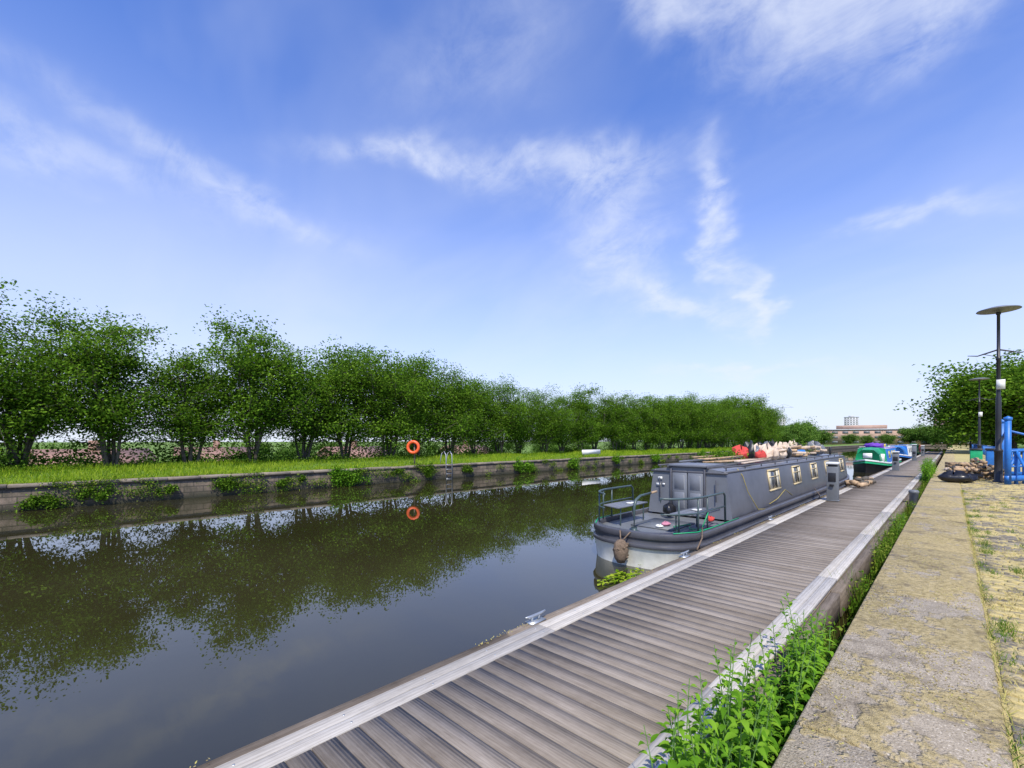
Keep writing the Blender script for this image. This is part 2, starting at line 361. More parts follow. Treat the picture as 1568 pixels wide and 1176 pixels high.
# ------------------------------------------------------------ vegetation
def make_tree(name,seed,h=6,spread=2.6,stems=5,nleaf=22000,ls=.12,base=.25,trunk=0,low=.22,mat=None,leanmax=.42,r0=.085,sg=.125,nbr=16,keepf=.92):
    rg=np.random.default_rng(seed); g=G(); clumps=[]
    for sidx in range(stems):
        az=sidx*6.283/stems+rg.normal()*.4; lean=rg.uniform(.08,leanmax) if stems>1 else 0
        hh=h*rg.uniform(.72,.95); P=[]; p=np.array([math.cos(az),math.sin(az),0])*rg.random()*base
        if trunk: 
            g.tube([(0,0,-.3),(0.03,0,trunk*.5),(0,0.02,trunk*1.15)],[r0*2.6,r0*2.1,r0*1.8],8,0); p=np.array([0,0,trunk])
        nseg=8; d=np.array([math.cos(az)*math.sin(lean),math.sin(az)*math.sin(lean),math.cos(lean)])
        for i in range(nseg+1):
            P.append(p.copy()); p=p+d*(hh-(trunk or 0))/nseg; d+=rg.normal(size=3)*.10; d[2]+=.03; d/=np.linalg.norm(d)
        P=np.array(P); P[0,2]-=.2*(not trunk); rad=np.linspace(r0*rg.uniform(.7,1.1),.015,nseg+1); g.tube(P,rad,6,0,caps=False)
        nb=rg.integers(nbr-2,nbr+3)
        for b in range(nb):
            t=rg.uniform(low,1.0); ii=t*nseg; i0=min(int(ii),nseg-1); q=P[i0]+(P[i0+1]-P[i0])*(ii-i0)
            ba=rg.random()*6.283; L=spread*rg.uniform(.25,.62)*(1.15-.55*t); dd=np.array([math.cos(ba),math.sin(ba),rg.uniform(.05,.8)]); dd/=np.linalg.norm(dd)
            B=[q]; 
            for s_ in range(4): B.append(B[-1]+dd*L/4); dd=dd+rg.normal(size=3)*.16+np.array([0,0,.06]); dd/=np.linalg.norm(dd)
            B=np.array(B); g.tube(B,np.linspace(rad[i0]*.45+.006,.006,5),4,0,caps=False)
            for s_ in (2,3,4):
                clumps.append((B[s_],rg.uniform(.5,1.2)*(0.55+.45*(s_/4))))
                if rg.random()<.9:
                    td=rg.normal(size=3); td/=np.linalg.norm(td); e=B[s_]+td*L*rg.uniform(.25,.5); g.tube([B[s_],e],[.008,.004],3,0,caps=False); clumps.append((e,rg.uniform(.4,1.1)))
        clumps.append((P[-1],1.2))
    C=np.array([c for c,_ in clumps]); w=np.array([q for _,q in clumps]); 
    keep=rg.random(len(C))<keepf; C=C[keep];w=w[keep]
    ii=rg.choice(len(C),nleaf,p=w/w.sum()); sig=spread*sg*w[ii]
    L=np.clip(rg.normal(size=(nleaf,3)),-1.6,1.6)*sig[:,None]*np.array([1.1,1.1,.58]); pos=C[ii]+L
    pos[:,2]-= .06*np.abs(L[:,0:2]).sum(1)
    shade=np.clip(rg.random(nleaf)*.6+rg.normal(size=len(C))[ii]*.16+.12+.12*(pos[:,2]/h)+.25*L[:,2]/(sig*.58+.01)*.3,0,1)  # random leaf tone, plus sunlit tops painted in: lighter up the crown and clump
    ok=pos[:,2]>.2; pos=pos[ok]; shade=shade[ok]
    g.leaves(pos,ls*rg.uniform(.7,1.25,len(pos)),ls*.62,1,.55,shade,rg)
    return g.mesh(name,[m_bark,mat or m_leaf])
BH=[5.6+.35*i for i in range(5)]
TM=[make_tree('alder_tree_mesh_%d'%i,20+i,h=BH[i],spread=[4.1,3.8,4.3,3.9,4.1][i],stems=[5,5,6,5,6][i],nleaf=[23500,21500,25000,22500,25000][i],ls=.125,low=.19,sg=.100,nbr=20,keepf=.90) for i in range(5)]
rr=random.Random(11)
y=-16.0; i=0
while y<99:
    far=y>45
    target=float(np.interp(y,[-16,-6,-2,0.5,4,8,12,17,24,30,45,70,90,104],[8.6,8.5,7.9,6.6,6.6,7.1,7.1,7.1,6.5,5.9,6.6,7.6,9.2,7.0]))
    kx=(i*2+i//3)%5; me=TM[kx]
    s_=target/BH[kx]*rr.uniform(.95,1.06)*.97
    inst('alder_tree',me,(-25.8+rr.uniform(-.7,.4),y,.9),rr.random()*6.28,(s_*.97,s_*.97,s_))
    y+=rr.uniform(2.3,3.1)*(1.1 if far else 1); i+=1
def undergrowth(name,x0,x1,y0,y1,z,n,hmax,ls,mat,nc=160,pw=1.0):
    g=G(); cx=rng.uniform(x0,x1,nc); cy=y0+(np.exp(rng.random(nc)*math.log(1+(y1-y0)/25.))-1)*25; ch=rng.uniform(.3,1,nc)**pw*hmax
    ii=rng.integers(0,nc,n); u=rng.random(n)
    P=np.stack([cx[ii]+rng.normal(size=n)*.4,cy[ii]+rng.normal(size=n)*.5,z+u*ch[ii]],1)
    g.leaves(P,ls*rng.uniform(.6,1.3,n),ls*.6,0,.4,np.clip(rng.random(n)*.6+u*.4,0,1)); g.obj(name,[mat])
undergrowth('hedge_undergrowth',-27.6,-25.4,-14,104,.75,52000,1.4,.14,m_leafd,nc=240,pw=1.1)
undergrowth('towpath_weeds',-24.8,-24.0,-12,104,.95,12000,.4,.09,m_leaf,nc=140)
def shrub(name,c,r,n,ls,mat=m_leaf,flat=.5):
    g=G(); nb=max(5,int(r*22)); bc=rng.normal(size=(nb,3))*np.array([flat*.6,1,.6])*r*.5; ii=rng.integers(0,nb,n)
    P=bc[ii]+rng.normal(size=(n,3))*r*.22; P[:,0]=np.abs(P[:,0])*.8
    for j in range(nb): g.tube([(0,0,-r*.6),tuple(bc[j]*.5+np.array([0,0,-r*.1])),tuple(bc[j])],[.01,.006,.003],4,1,caps=False)
    g.leaves(P,ls*rng.uniform(.6,1.3,n),ls*.6,0,.5); g.obj(name,[mat,m_stem],loc=c)
for y,r,z,n in ((.0,.42,.32,700),(1.3,.38,.35,600),(3.2,.28,.45,300),(5.1,.42,.4,700),(7.2,.3,.4,380),(9.6,.62,.45,1500),(10.4,.5,.4,900),(14.6,.4,.5,700),(17.5,.35,.45,400),(21.8,.5,.5,700),(22.9,.5,.4,700),(27.8,.6,.4,900),(34,.5,.5,600),(41,.6,.5,700),(52,.7,.5,800),(12.7,.25,.6,250),(7.9,.2,.5,200)):
    shrub('wall_shrub',(-20.46,y,z),r,n,.085+.001*y,m_leaf if r<.5 else m_nettle)
n=16000; g=G(); nc=160; cy=-6+(np.exp(rng.random(nc)*math.log(1+100/20.))-1)*20; cz=rng.uniform(.05,.85,nc); ii=rng.integers(0,nc,n)
P=np.stack([-20.44+np.abs(rng.normal(size=n))*.05,cy[ii]+rng.normal(size=n)*.2,cz[ii]+rng.normal(size=n)*.09],1); g.leaves(P,.05+.04*rng.random(n),.04,0,.3); g.obj('wall_weeds',[m_weed])

def nettle_clump(name,pts,hmin,hmax,ls,seed):
    g=G(); rg=np.random.default_rng(seed)
    for (x,y) in pts:
        h=rg.uniform(hmin,hmax); lean=rg.normal(size=2)*.09
        P=[np.array([x,y,.02])+np.array([lean[0]*t*h*(.4+.6*t),lean[1]*t*h*(.4+.6*t),h*t]) for t in np.linspace(0,1,8)]
        g.tube(P,np.linspace(.005,.002,8),5,1,caps=False)
        P=np.array(P); nn=int(h*.9/.042)
        for j in range(nn):
            t=.12+.88*j/nn; ii=t*7; i0=min(int(ii),6); q=P[i0]+(P[i0+1]-P[i0])*(ii-i0)
            size=ls*(1.0 if t<.75 else 1.0-(t-.75)*2.6)*rg.uniform(.7,1.2)
            for s_ in (0,1):
                az=j*1.5708+s_*math.pi+rg.normal()*.35+x*90
                d=np.array([math.cos(az),math.sin(az),.25+.6*(t>.85)]); e=np.array([-math.sin(az),math.cos(az),0])
                st=q+d*size*.22
                prof=[(0,.10),(.2,.36),(.45,.36),(.75,.18),(1,.01)]
                droop=rg.uniform(.25,.8); V=[]
                for (u,w) in prof:
                    c=st+d*size*u*(1-.15*u)+np.array([0,0,-droop*size*u*u]); hw=e*size*w*.55; cu=np.array([0,0,size*w*.2])
                    V+= [c-hw+cu,c,c+hw+cu]
                F=[]
                for r_ in range(4):
                    b=r_*3; F+=[(b,b+1,b+4,b+3),(b+1,b+2,b+5,b+4)]
                g.add(V,F,0,float(np.clip(rg.random()*.6+.4*t,0,1)))
                g.tube([q,st],[.0015,.001],3,1,caps=False)
    g.obj(name,[m_nettle,m_stem],smooth=False)
rp=random.Random(5)
nettle_clump('nettle_plant',[(rp.uniform(-.90,-.70),rp.uniform(1.85,2.8)) for _ in range(52)],.68,1.08,.084,1)
nettle_clump('nettle_plant',[(rp.uniform(-.88,-.66),rp.uniform(3.0,4.2)) for _ in range(48)],.5,.95,.08,2)
nettle_clump('nettle_plant',[(rp.uniform(-.88,-.68),rp.uniform(26,31)) for _ in range(70)],.9,1.4,.13,3)
nettle_clump('nettle_plant',[(rp.uniform(-.88,-.68),rp.uniform(11.5,13.5)) for _ in range(22)],.35,.6,.08,4)
g=G(); n=5600; nc=34; cy=4.6+rng.random(nc)**1.1*34; ii=rng.integers(0,nc,n); x=rng.uniform(-.9,-.66,n)
g.blades(np.stack([x,cy[ii]+rng.normal(size=n)*.25,np.full(n,.0)],1),rng.uniform(.15,.6,n),.010,0,.25)
n=5200; x=rng.uniform(-.9,-.66,n); g.leaves(np.stack([x,cy[ii[:n]]+rng.normal(size=n)*.25,rng.uniform(.02,.5,n)],1),.045,.028,0,.5)
n=1800; g.leaves(np.stack([rng.uniform(-.9,-.66,n),5+rng.random(n)*20,np.full(n,.015)],1),.03,.025,0,3)
g.obj('gap_weeds',[m_weed])
g=G(); n=260; g.leaves(np.stack([-3.1-rng.random(n)*.75,6.3+rng.normal(size=n)*.22,.02+rng.random(n)*.05],1),.10,.06,0,2.5); g.obj('water_weed',[m_grass])

# ------------------------------------------------------------ narrowboat
def narrowboat(name,loc,rz,L,cab0,cab1,mats,windows=(),cratch=None,zr=1.55):
    e=empty(name,loc,rz); W=1.03
    def hw(y):
        if y<1.1: return W*(1-(1-max(y,0)/1.1)**2.6)**(1/2.6)
        if y>L-3.2: s=(y-(L-3.2))/3.2; return W*(1-s**2.1)**.85
        return W
    ysam=[0,.005,.02,.06,.12,.22,.36,.55,.8,1.1,1.8,2.6]+list(np.linspace(3,L-3.2,8))+[L-2.6,L-2.0,L-1.4,L-.9,L-.5,L-.22,L-.07,L]
    def sheer(y): s=max(0,(y-(L-4.5))/4.5); return .30*s*s
    lv=[(-.45,.10),(.0,.03),(.34,.0),(.345,-.03),(.40,-.03),(.405,.0),(.50,.0),(.505,-.022),(.60,-.022),(.612,.0),(.612,.07),(.52,.07)]
    lm=[0,0,1,1,1,1,1,2,2,2,2]
    g=G(); loops=[]
    for z,ins in lv:
        pts=[]
        for sgn in (1,-1):
            for y in (ysam if sgn==1 else ysam[::-1][1:-1]):
                w=hw(y); yy=y
                w2=max(w-ins,0.0) if w>0 else 0
                if y<1.1: yy=y+ins*(1-y/1.1)
                if y>L-3.2: yy=y-ins*((y-L+3.2)/3.2)
                pts.append((sgn*w2,yy,z+(sheer(y) if z>0 else 0)))
        loops.append(pts)
    n=len(loops[0]); V=[p for l in loops for p in l]; F=[];M=[]
    for a in range(len(loops)-1):
        for j in range(n):
            j2=(j+1)%n; F.append((a*n+j,a*n+j2,(a+1)*n+j2,(a+1)*n+j)); yv=loops[a][j][1]
            mm=lm[a]
            if mm==0: mm=0 if (yv<2.5) else 3
            M.append(mm)
    g.add(V,F,M)
    top=loops[-1]; k2=len(ysam)
    for j in range(k2-1):
        a=top[j]; b=top[j+1]; g.add([(-a[0],a[1],a[2]),(a[0],a[1],a[2]),(b[0],b[1],b[2]),(-b[0],b[1],b[2])],[[0,1,2,3]],4)
    g.obj('hull',[mats['low'],mats['hull'],mats['gun'],m_black,mats['deck']],e,bevel=.006)
    zb=.56
    def sx(z): return .90-.125*(z-zb)/(zr-zb)
    g=G(); prof=[(sx(zb),zb),(sx(zr-.04),zr-.04),(sx(zr)-.05,zr),(.4,zr+.045),(0,zr+.06)]
    prof=prof+[(-a,b) for a,b in prof[-2::-1]]
    st=[cab0,cab0+.001]+list(np.linspace(cab0+.5,cab1-.5,8))+[cab1]; V=[(a,y,b) for y in st for a,b in prof]; m_=len(prof); F=[];M=[]
    for j in range(len(st)-1):
        for q in range(m_-1): F.append((j*m_+q,(j+1)*m_+q,(j+1)*m_+q+1,j*m_+q+1)); M.append(0 if q in (0,m_-2) else 1)
    g.add(V,F,M)
    for y,fl in ((cab0,1),(cab1,0)):
        P=[(a,y,b) for a,b in prof]
        for q in range(4):
            f=[P[q],P[q+1],P[m_-2-q],P[m_-1-q]]; g.add(f,[[0,1,2,3]],2)
    g.obj('cabin',[mats['side'],mats['roof'],mats['back']],e)
    g=G()
    for s in (1,-1):
        g.tube([(s*.71,cab0+.1,zr+.075),(s*.71,cab1-.1,zr+.075)],.018,8,0)
        for y in np.arange(cab0+.2,cab1,1.2): g.tube([(s*.71,y,zr+.0),(s*.71,y,zr+.075)],.012,6,0)
        g.box(min(s*.70,s*.79),max(s*.70,s*.79),cab0-.03,cab1+.03,zr-.035,zr-.012,0)
    g.obj('roof_rails',[mats['gun']],e,True)
    g=G()
    y=cab0
    for s in (1,-1):
        x0,x1=sorted((s*.01,s*.33)); g.box(x0,x1,y-.03,y-.002,.62,zr-.02,0); 
        x0,x1=sorted((s*.06,s*.28)); g.box(x0,x1,y-.042,y-.031,.72,1.05,0); g.box(x0,x1,y-.042,y-.031,1.12,1.42,0)
        x0,x1=sorted((s*.34,s*.38)); g.box(x0,x1,y-.045,y-.002,.60,zr+.02,1)
        g.tube([(s*.60,y-.05,.9),(s*.60,y-.06,1.35)],.012,6,1)
    g.box(-.40,.40,y-.06,y+.95,zr+.065,zr+.115,0); g.box(-.44,-.405,y-.05,y+1.8,zr+.03,zr+.09,1); g.box(.405,.44,y-.05,y+1.8,zr+.03,zr+.09,1)
    g.box(-.82,.82,y-.035,y-.004,zr-.06,zr-.025,1)
    g.obj('rear_doors_and_hatch',[mats['back'],mats['gun']],e,bevel=.008)
    if windows:
        g=G()
        def sb(s,y0,y1,z0,z1,o0,o1,m):
            P=[]
            for z in (z0,z1):
                a=sx(z)+o0; b=sx(z)+o1
                P+=[(s*a,y0,z),(s*b,y0,z),(s*b,y1,z),(s*a,y1,z)]
            g.hexa(P,m)
        for (y0,y1,z0,z1) in windows:
            for s in (1,-1):
                sb(s,y0,y1,z0,z1,-.01,.006,1); t=.04
                sb(s,y0-t,y1+t,z0-t,z0,.0,.022,0); sb(s,y0-t,y1+t,z1,z1+t,.0,.022,0); sb(s,y0-t,y0,z0,z1,.0,.022,0); sb(s,y1,y1+t,z0,z1,.0,.022,0)
                sb(s,y0+.012,y0+(y1-y0)*.25,z0+.01,z1-.01,.007,.009,2); sb(s,y1-(y1-y0)*.25,y1-.012,z0+.01,z1-.01,.007,.009,2)
                sb(s,y0,y1,z1-.15,z1-.132,.01,.02,0)
        g.obj('windows',[mats['frame'],m_glass,m_curtain],e)
    if cratch:
        g=G(); y0,y1=cab1,cratch; zt=zr+.02
        prof=[(.88,.62),(.80,1.2),(.42,zt),(0,zt+.06),(-.42,zt),(-.80,1.2),(-.88,.62)]
        V=[(a,y0,b) for a,b in prof]+[(a*.78,y1,.8+(b-.62)*.70) for a,b in prof]; F=[(q,q+7,q+8,q+1) for q in range(6)]
        F+=[(7,8,12,13),(8,9,11,12)]; g.add(V,F)
        g.add([V[9],V[10],((V[10][0]+V[11][0])/2,V[10][1],(V[10][2]+V[11][2])/2),V[11]],[[0,1,2,3]])
        g.obj('cratch_cover',[mats['cratch']],e,smooth=False)
    return e
bm=dict(low=m_hullwhite,hull=m_boatgrey2,gun=m_boatgrey2,deck=m_grey,side=m_boatgrey2,roof=m_boatgrey,back=m_boatgrey,frame=m_cream,cratch=m_boatgrey2)
B0=7.0; CB=2.55
wins=[(y0-B0,y1-B0,.96,1.40) for y0,y1 in ((12.35,13.25),(14.7,15.5),(17.0,17.8),(19.3,20.0),(22.2,22.9))]
boat=narrowboat('narrowboat',(-4.03,B0,0),0,18.6,CB,16.6,bm,windows=wins,zr=1.53)
g=G()
def arc(sgn,ins,z,y_end):
    P=[]
    for t in np.linspace(0,1,9):
        y=.12+ .98*t**1.6; w=1.03*(1-(1-y/1.1)**2.6)**(1/2.6)-ins; P.append((sgn*w,y+ins*(1-t)*.8,z))
    P.append((sgn*(1.03-ins),y_end,z)); return P
for s in (1,-1):
    up=arc(s,.07,1.18,1.95); mid=arc(s,.07,.92,1.95)
    g.tube([(up[0][0],up[0][1],.6),(up[0][0],up[0][1],1.10)]+[up[0]]+up[1:-1]+[(up[-1][0],1.87,1.18),(up[-1][0],1.95,1.12),(up[-1][0],1.97,.6)],.020,8,0)
    g.tube(mid,.015,8,0)
    for j in (3,6,8): g.tube([(up[j][0],up[j][1],.6),(up[j][0],up[j][1],1.18)],.015,7,0)
g.obj('stern_rails',[m_rail],boat,True)
g=G()
for s in (1,-1):
    for j in range(4):
        x0,x1=sorted((s*(.50+j*.115),s*(.60+j*.115))); g.box(x0,x1,.60+.05*j,1.75,.86,.885,0,random.random())
    for y in (.75,1.65): g.tube([(s*.55,y,.52),(s*.55,y,.86)],.015,6,1)
g.obj('stern_seats',[m_boatgrey,m_rail],boat,bevel=.004)
g=G(); g.tube([(0,.28,.55),(0,.28,.98),(0,.34,1.10),(0,.5,1.16),(0,.9,1.18)],[.028,.028,.026,.022,.02],8,0); g.tube([(0,.9,1.18),(0,1.12,1.19)],.022,8,1); g.lathe([(.10,0),(.10,.03),(.05,.05),(.05,.1)],12,(0,.28,.53),0)
g.box(-.42,.42,.9,1.9,.523,.545,2); g.obj('tiller',[m_rail,m_log,m_grey],boat,True)
g=G(); g.lathe([(0,-.22),(.06,-.20),(.11,-.12),(.13,0),(.11,.12),(.06,.18),(.0,.20)],14,(-.02,-.14,.28),0)
for s in (-1,1): g.tube([(-.02,-.14,.42),(s*.10,-.03,.6)],.012,6,0)
for q in range(9):
    a=q*.7; g.tube([(-.02+.125*math.cos(a),-.14+.125*math.sin(a),.18+.02*q),(-.02+.125*math.cos(a+1.5),-.14+.125*math.sin(a+1.5),.24+.02*q)],.02,5,0)
g.obj('rope_fender',[m_rope],boat,True)
g=G(); g.tube([( .75,.20,.625),(.98,.62,.625),(1.0,1.2,.625),(1.0,2.6,.625)],.010,6,0); g.tube([(-.75,.20,.625),(-.98,.62,.625),(-1.0,1.2,.625)],.010,6,0)
g.tube([(.5,.9,.56),(.3,1.2,.55),(.45,1.6,.56),(.6,1.2,.55),(.9,1.0,.6),(.97,1.1,.9)],.010,6,0); g.obj('green_rope',[m_green],boat,True)
def lump(g,c,s,m,seed=0,n=10):
    rg=np.random.default_rng(seed); an=np.linspace(0,2*np.pi,n,endpoint=False); ph=np.linspace(-1.3,1.45,7); V=[]
    for p in ph:
        for q in an: r=1+.22*math.sin(3*q+seed)+rg.normal()*.08; V.append((c[0]+s[0]*math.cos(p)*math.cos(q)*r,c[1]+s[1]*math.cos(p)*math.sin(q)*r,c[2]+s[2]*(math.sin(p)+1)*.5*r))
    F=[(i*n+j,i*n+(j+1)%n,(i+1)*n+(j+1)%n,(i+1)*n+j) for i in range(6) for j in range(n)]; g.add(V,F,m,rg.random())
g=G(); lump(g,(.15,1.2,.55),(.08,.12,.07),0,1); lump(g,(-.65,1.3,.885),(.06,.12,.02),5,3); lump(g,(.7,1.3,.887),(.08,.14,.02),5,4); lump(g,(-.25,2.2,.55),(.12,.14,.25),3,5); lump(g,(.60,2.2,.55),(.07,.08,.10),2,8); lump(g,(.15,.95,.55),(.07,.07,.05),5,9)
g.obj('deck_clutter',[m_pink,m_purple,m_red,m_bag,m_tan,m_white],boat,True)
g=G(); g.box(-.66,-.56,CB-.026,CB-.021,1.30,1.36,0); g.box(-.70,-.60,CB-.026,CB-.021,1.16,1.22,0); g.box(-.56,-.5,CB-.026,CB-.021,1.18,1.22,0); g.obj('stickers',[m_white],boat)
rf=empty('roof_cargo',(0,-.9,0),parent=boat)
g=G(); ro=random.Random(3)
for j in range(9):
    x=ro.uniform(-.5,.5); y=ro.uniform(5.2,7.2); g.cbox((x,y,1.64+.035*(j%4)),(ro.uniform(.06,.16),ro.uniform(1.8,3.2),.03),(0,0,ro.uniform(-.08,.08)),ro.choice([0,0,1]),ro.random())
g.tube([(-.6,4.4,1.66),(-.45,11.5,1.69)],.022,7,2); g.tube([(-.66,5.4,1.68),(-.55,13.5,1.7)],.02,7,0)
for j in range(80):
    y=ro.uniform(8.0,15.4); x=ro.uniform(-.42,.48); z=1.62+ro.random()*.32; a=ro.uniform(-.7,.7)
    L_=ro.uniform(.22,.45); g.tube([(x-L_/2*math.cos(a),y-L_/2*math.sin(a),z),(x+L_/2*math.cos(a),y+L_/2*math.sin(a),z+ro.uniform(-.04,.08))],ro.uniform(.03,.06),7,ro.choice([0,0,1]),ro.random())
for j in range(30): lump(g,(ro.uniform(-.4,.45),ro.uniform(7.0,15.8),1.6),(ro.uniform(.1,.24),ro.uniform(.12,.32),ro.uniform(.22,.48)),ro.choice([3,3,1,6,2,3]),j)
lump(g,(-.1,7.2,1.6),(.20,.26,.36),4,40); lump(g,(.2,7.9,1.6),(.15,.18,.26),4,41); lump(g,(.25,12.2,1.6),(.15,.2,.3),5,45)
g.lathe([(.05,0),(.055,.42),(.05,.44),(.11,.46),(.0,.54)],12,(-.45,10.1,1.58),6)
g.cbox((0,15.4,1.66),(.5,.7,.12),(0,0,.05),5); g.tube([(.45,16.4,1.58),(.45,16.4,1.9)],.04,8,6)
g.obj('goods',[m_log,m_tan,m_boatgrey,m_tan,m_red,m_lblue,m_black],rf,bevel=.004)
g=G(); n=900; g.leaves(np.array([-.3,6.5,1.76])+rng.normal(size=(n,3))*np.array([.18,.3,.08]),.06,.035,0,.4); g.leaves(np.array([.0,13.0,1.85])+rng.normal(size=(700,3))*np.array([.2,.5,.11]),.06,.035,0,.4); g.obj('roof_plants',[m_leaf],rf)
g=G(); g.box(-.72,.72,16.65,17.2,1.2,1.24,0); g.tube([(.6,17.15,.7),(.6,17.15,1.2)],.02,6,0); g.tube([(-.6,17.15,.7),(-.6,17.15,1.2)],.02,6,0); g.obj('bow_canopy',[m_boatgrey],boat)
g=G(); g.tube([(.72,3.4,1.55),(.81,3.45,1.4),(.87,3.6,1.05),(.96,4.0,.64),(1.02,4.3,.62)],.008,6,0)
g.tube([(.95,.9,.66),(1.1,.5,.56),(1.2,.05,.47)],.012,6,1); g.tube([(.95,9.8,.66),(1.15,9.4,.52),(1.22,9.0,.47)],.012,6,1)
g.tube([(.9,5.1,.64),(.93,5.7,.72),(.86,6.7,.86),(.9,7.3,.66)],.007,5,0)
g.obj('ropes',[m_yrope,m_rope],boat,True)
m_w2=dict(low=m_white,hull=m_green,gun=m_white,deck=m_grey,side=m_blue,roof=m_purple,back=m_green,frame=m_yellow,cratch=m_green)
b2=narrowboat('narrowboat',(-4.15,52.5,0),math.pi,14,2.6,11.0,m_w2,windows=[(4,5,.95,1.35),(6,7,.95,1.35),(8.2,9.2,.95,1.35)],cratch=13.0,zr=1.62)
g=G(); g.box(-.5,.5,8.4,9.6,1.68,1.95,0); g.box(-.45,.45,6.4,7.8,1.68,1.9,1); g.box(-.3,.3,4,5.3,1.68,1.9,2); lump(g,(0,10.2,1.66),(.5,.5,.3),0,9); g.obj('roof_boxes',[m_purple,m_yellow,m_lblue,m_lblue],b2,bevel=.03)
g=G(); g.box(-.25,.25,13.02,13.04,.95,1.3); g.box(-.86,-.4,12.4,12.42,.7,1.25) ; g.obj('cratch_panel',[m_white],b2)
m_w3=dict(low=m_black,hull=m_blue,gun=m_white,deck=m_grey,side=m_white,roof=m_grey,back=m_blue,frame=m_black,cratch=m_lblue)
narrowboat('narrowboat',(-4.1,74,0),math.pi,15,2.6,11.6,m_w3,windows=[(4,5,.95,1.35),(6,7,.95,1.35),(8.5,9.5,.95,1.35)],cratch=14,zr=1.6)
m_w4=dict(low=m_black,hull=m_green,gun=m_yellow,deck=m_grey,side=m_red,roof=m_grey,back=m_green,frame=m_black,cratch=m_green)
narrowboat('narrowboat',(-4.1,95,0),math.pi,15,2.6,11.6,m_w4,windows=[(4,5,.95,1.35),(6,7,.95,1.35)],cratch=14,zr=1.6)

# ------------------------------------------------------------ jetty furniture
def pillar(x,y,h=1.1,w=.15):
    e=empty('service_pillar',(x,y,ZD)); g=G()
    g.box(-w*1.2,w*1.2,-w*1.2,w*1.2,.008,.03,0); g.box(-w,w,-w,w,.03,h-.13,0); g.box(-w*.8,w*.8,-w*.8,w*.8,h-.129,h-.06,2); g.box(-w*1.1,w*1.1,-w*1.1,w*1.1,h-.059,h,1)
    g.box(-w*.7,w*.7,-w-.014,-w-.001,.55,.8,2); g.tube([(-.05,-w-.03,.45),(.05,-w-.05,.45)],.03,8,2)
    g.obj('pillar_body',[m_grey,m_white,m_black],e,bevel=.012,seg=2)
pillar(-2.42,15.6,w=.13); pillar(-2.3,52,1.4); pillar(-2.3,34,1.1); pillar(-2.3,68,1.2)
g=G(); g.lathe([(.10,-.6),(.10,.18),(.115,.19),(.115,.24),(.09,.27),(0,.28)],14,(0,0,0),0); g.obj('mooring_post',[m_grey],loc=(-.76,17.0,.5),smooth=False)
def logpile(name,c,n,sx_,sy_,hz,seed):
    ro=random.Random(seed); g=G()
    for j in range(n):
        r=ro.uniform(.05,.09); x=ro.uniform(-sx_,sx_); y=ro.uniform(-sy_,sy_); z=r+ro.random()*hz*max(0,1-abs(x)/sx_*.7); a=ro.random()*3.14; L=ro.uniform(.2,.36)
        g.tube([(x-L/2*math.cos(a),y-L/2*math.sin(a),z),(x+L/2*math.cos(a),y+L/2*math.sin(a),z+ro.uniform(-.03,.05))],r,7,ro.choice([0,0,1]),ro.random())
    g.obj(name,[m_log,m_bark],loc=c)
logpile('firewood_pile',(-2.5,21.8,ZD),30,.25,1.4,.22,1)
logpile('firewood_pile',(.75,27,.6),110,.75,1.5,.8,2)
g=G(); ro=random.Random(8)
for j in range(26): lump(g,(ro.uniform(-.8,.8),ro.uniform(-1.2,1.2),ro.uniform(0,.15)),(ro.uniform(.1,.25),ro.uniform(.1,.25),ro.uniform(.15,.3)),ro.choice([0,1]),j,6)
g.obj('rubble_heap',[m_coping,m_tan],loc=(.6,29.5,.6))
g=G(); lump(g,(0,0,0),(.42,.3,.36),0,3,14); lump(g,(.35,.35,0),(.3,.3,.3),0,6,14); g.obj('rubbish_bag',[m_bag],loc=(.05,23.6,.6),smooth=True)
g=G()
for lay in range(3):
    z=lay*.15
    for q in range(6): g.box(-.5+q*.18,-.5+q*.18+.1,-.6,.6,z+.11,z+.13,0,random.random())
    for q in range(3): g.box(-.5,.5,-.6+q*.55,-.5+q*.55,z,z+.11,0,random.random())
g.obj('wooden_pallets',[m_log],loc=(.35,33,.6),rz=.2)

def lamp(x,y):
    e=empty('street_lamp',(x,y,.58)); g=G()
    g.lathe([(.16,0),(.16,.06),(.115,.1),(.115,1.15),(.13,1.17),(.13,1.22),(.085,1.28),(.08,2.2),(.075,3.2),(.06,3.25),(.06,4.6),(.075,4.62),(.075,4.7),(.05,4.72),(.048,6.3),(.07,6.32),(.07,6.42),(0,6.43)],16)
    g.tube([(-.82,0,4.86),(-.55,0,4.82),(-.3,0,4.9),(0,0,5.0),(.3,0,4.9),(.55,0,4.82),(.82,0,4.86)],[.012,.02,.026,.03,.026,.02,.012],8)
    g.tube([(-.4,0,4.87),(0,0,4.72)],.012,6); g.tube([(.4,0,4.87),(0,0,4.72)],.012,6)
    g.obj('post',[m_black],e,True)
    g=G(); g.lathe([(0,6.60),(.3,6.58),(.58,6.50),(.60,6.47),(.57,6.46),(.2,6.47),(.10,6.40),(.0,6.40)],28); g.obj('lamp_head',[m_grey],e,True)
    g=G(); g.box(-.06,.17,-.115,-.095,3.5,3.86); g.obj('notice',[m_white],e)
lamp(1.27,25.0); lamp(1.6,52); lamp(1.7,80)
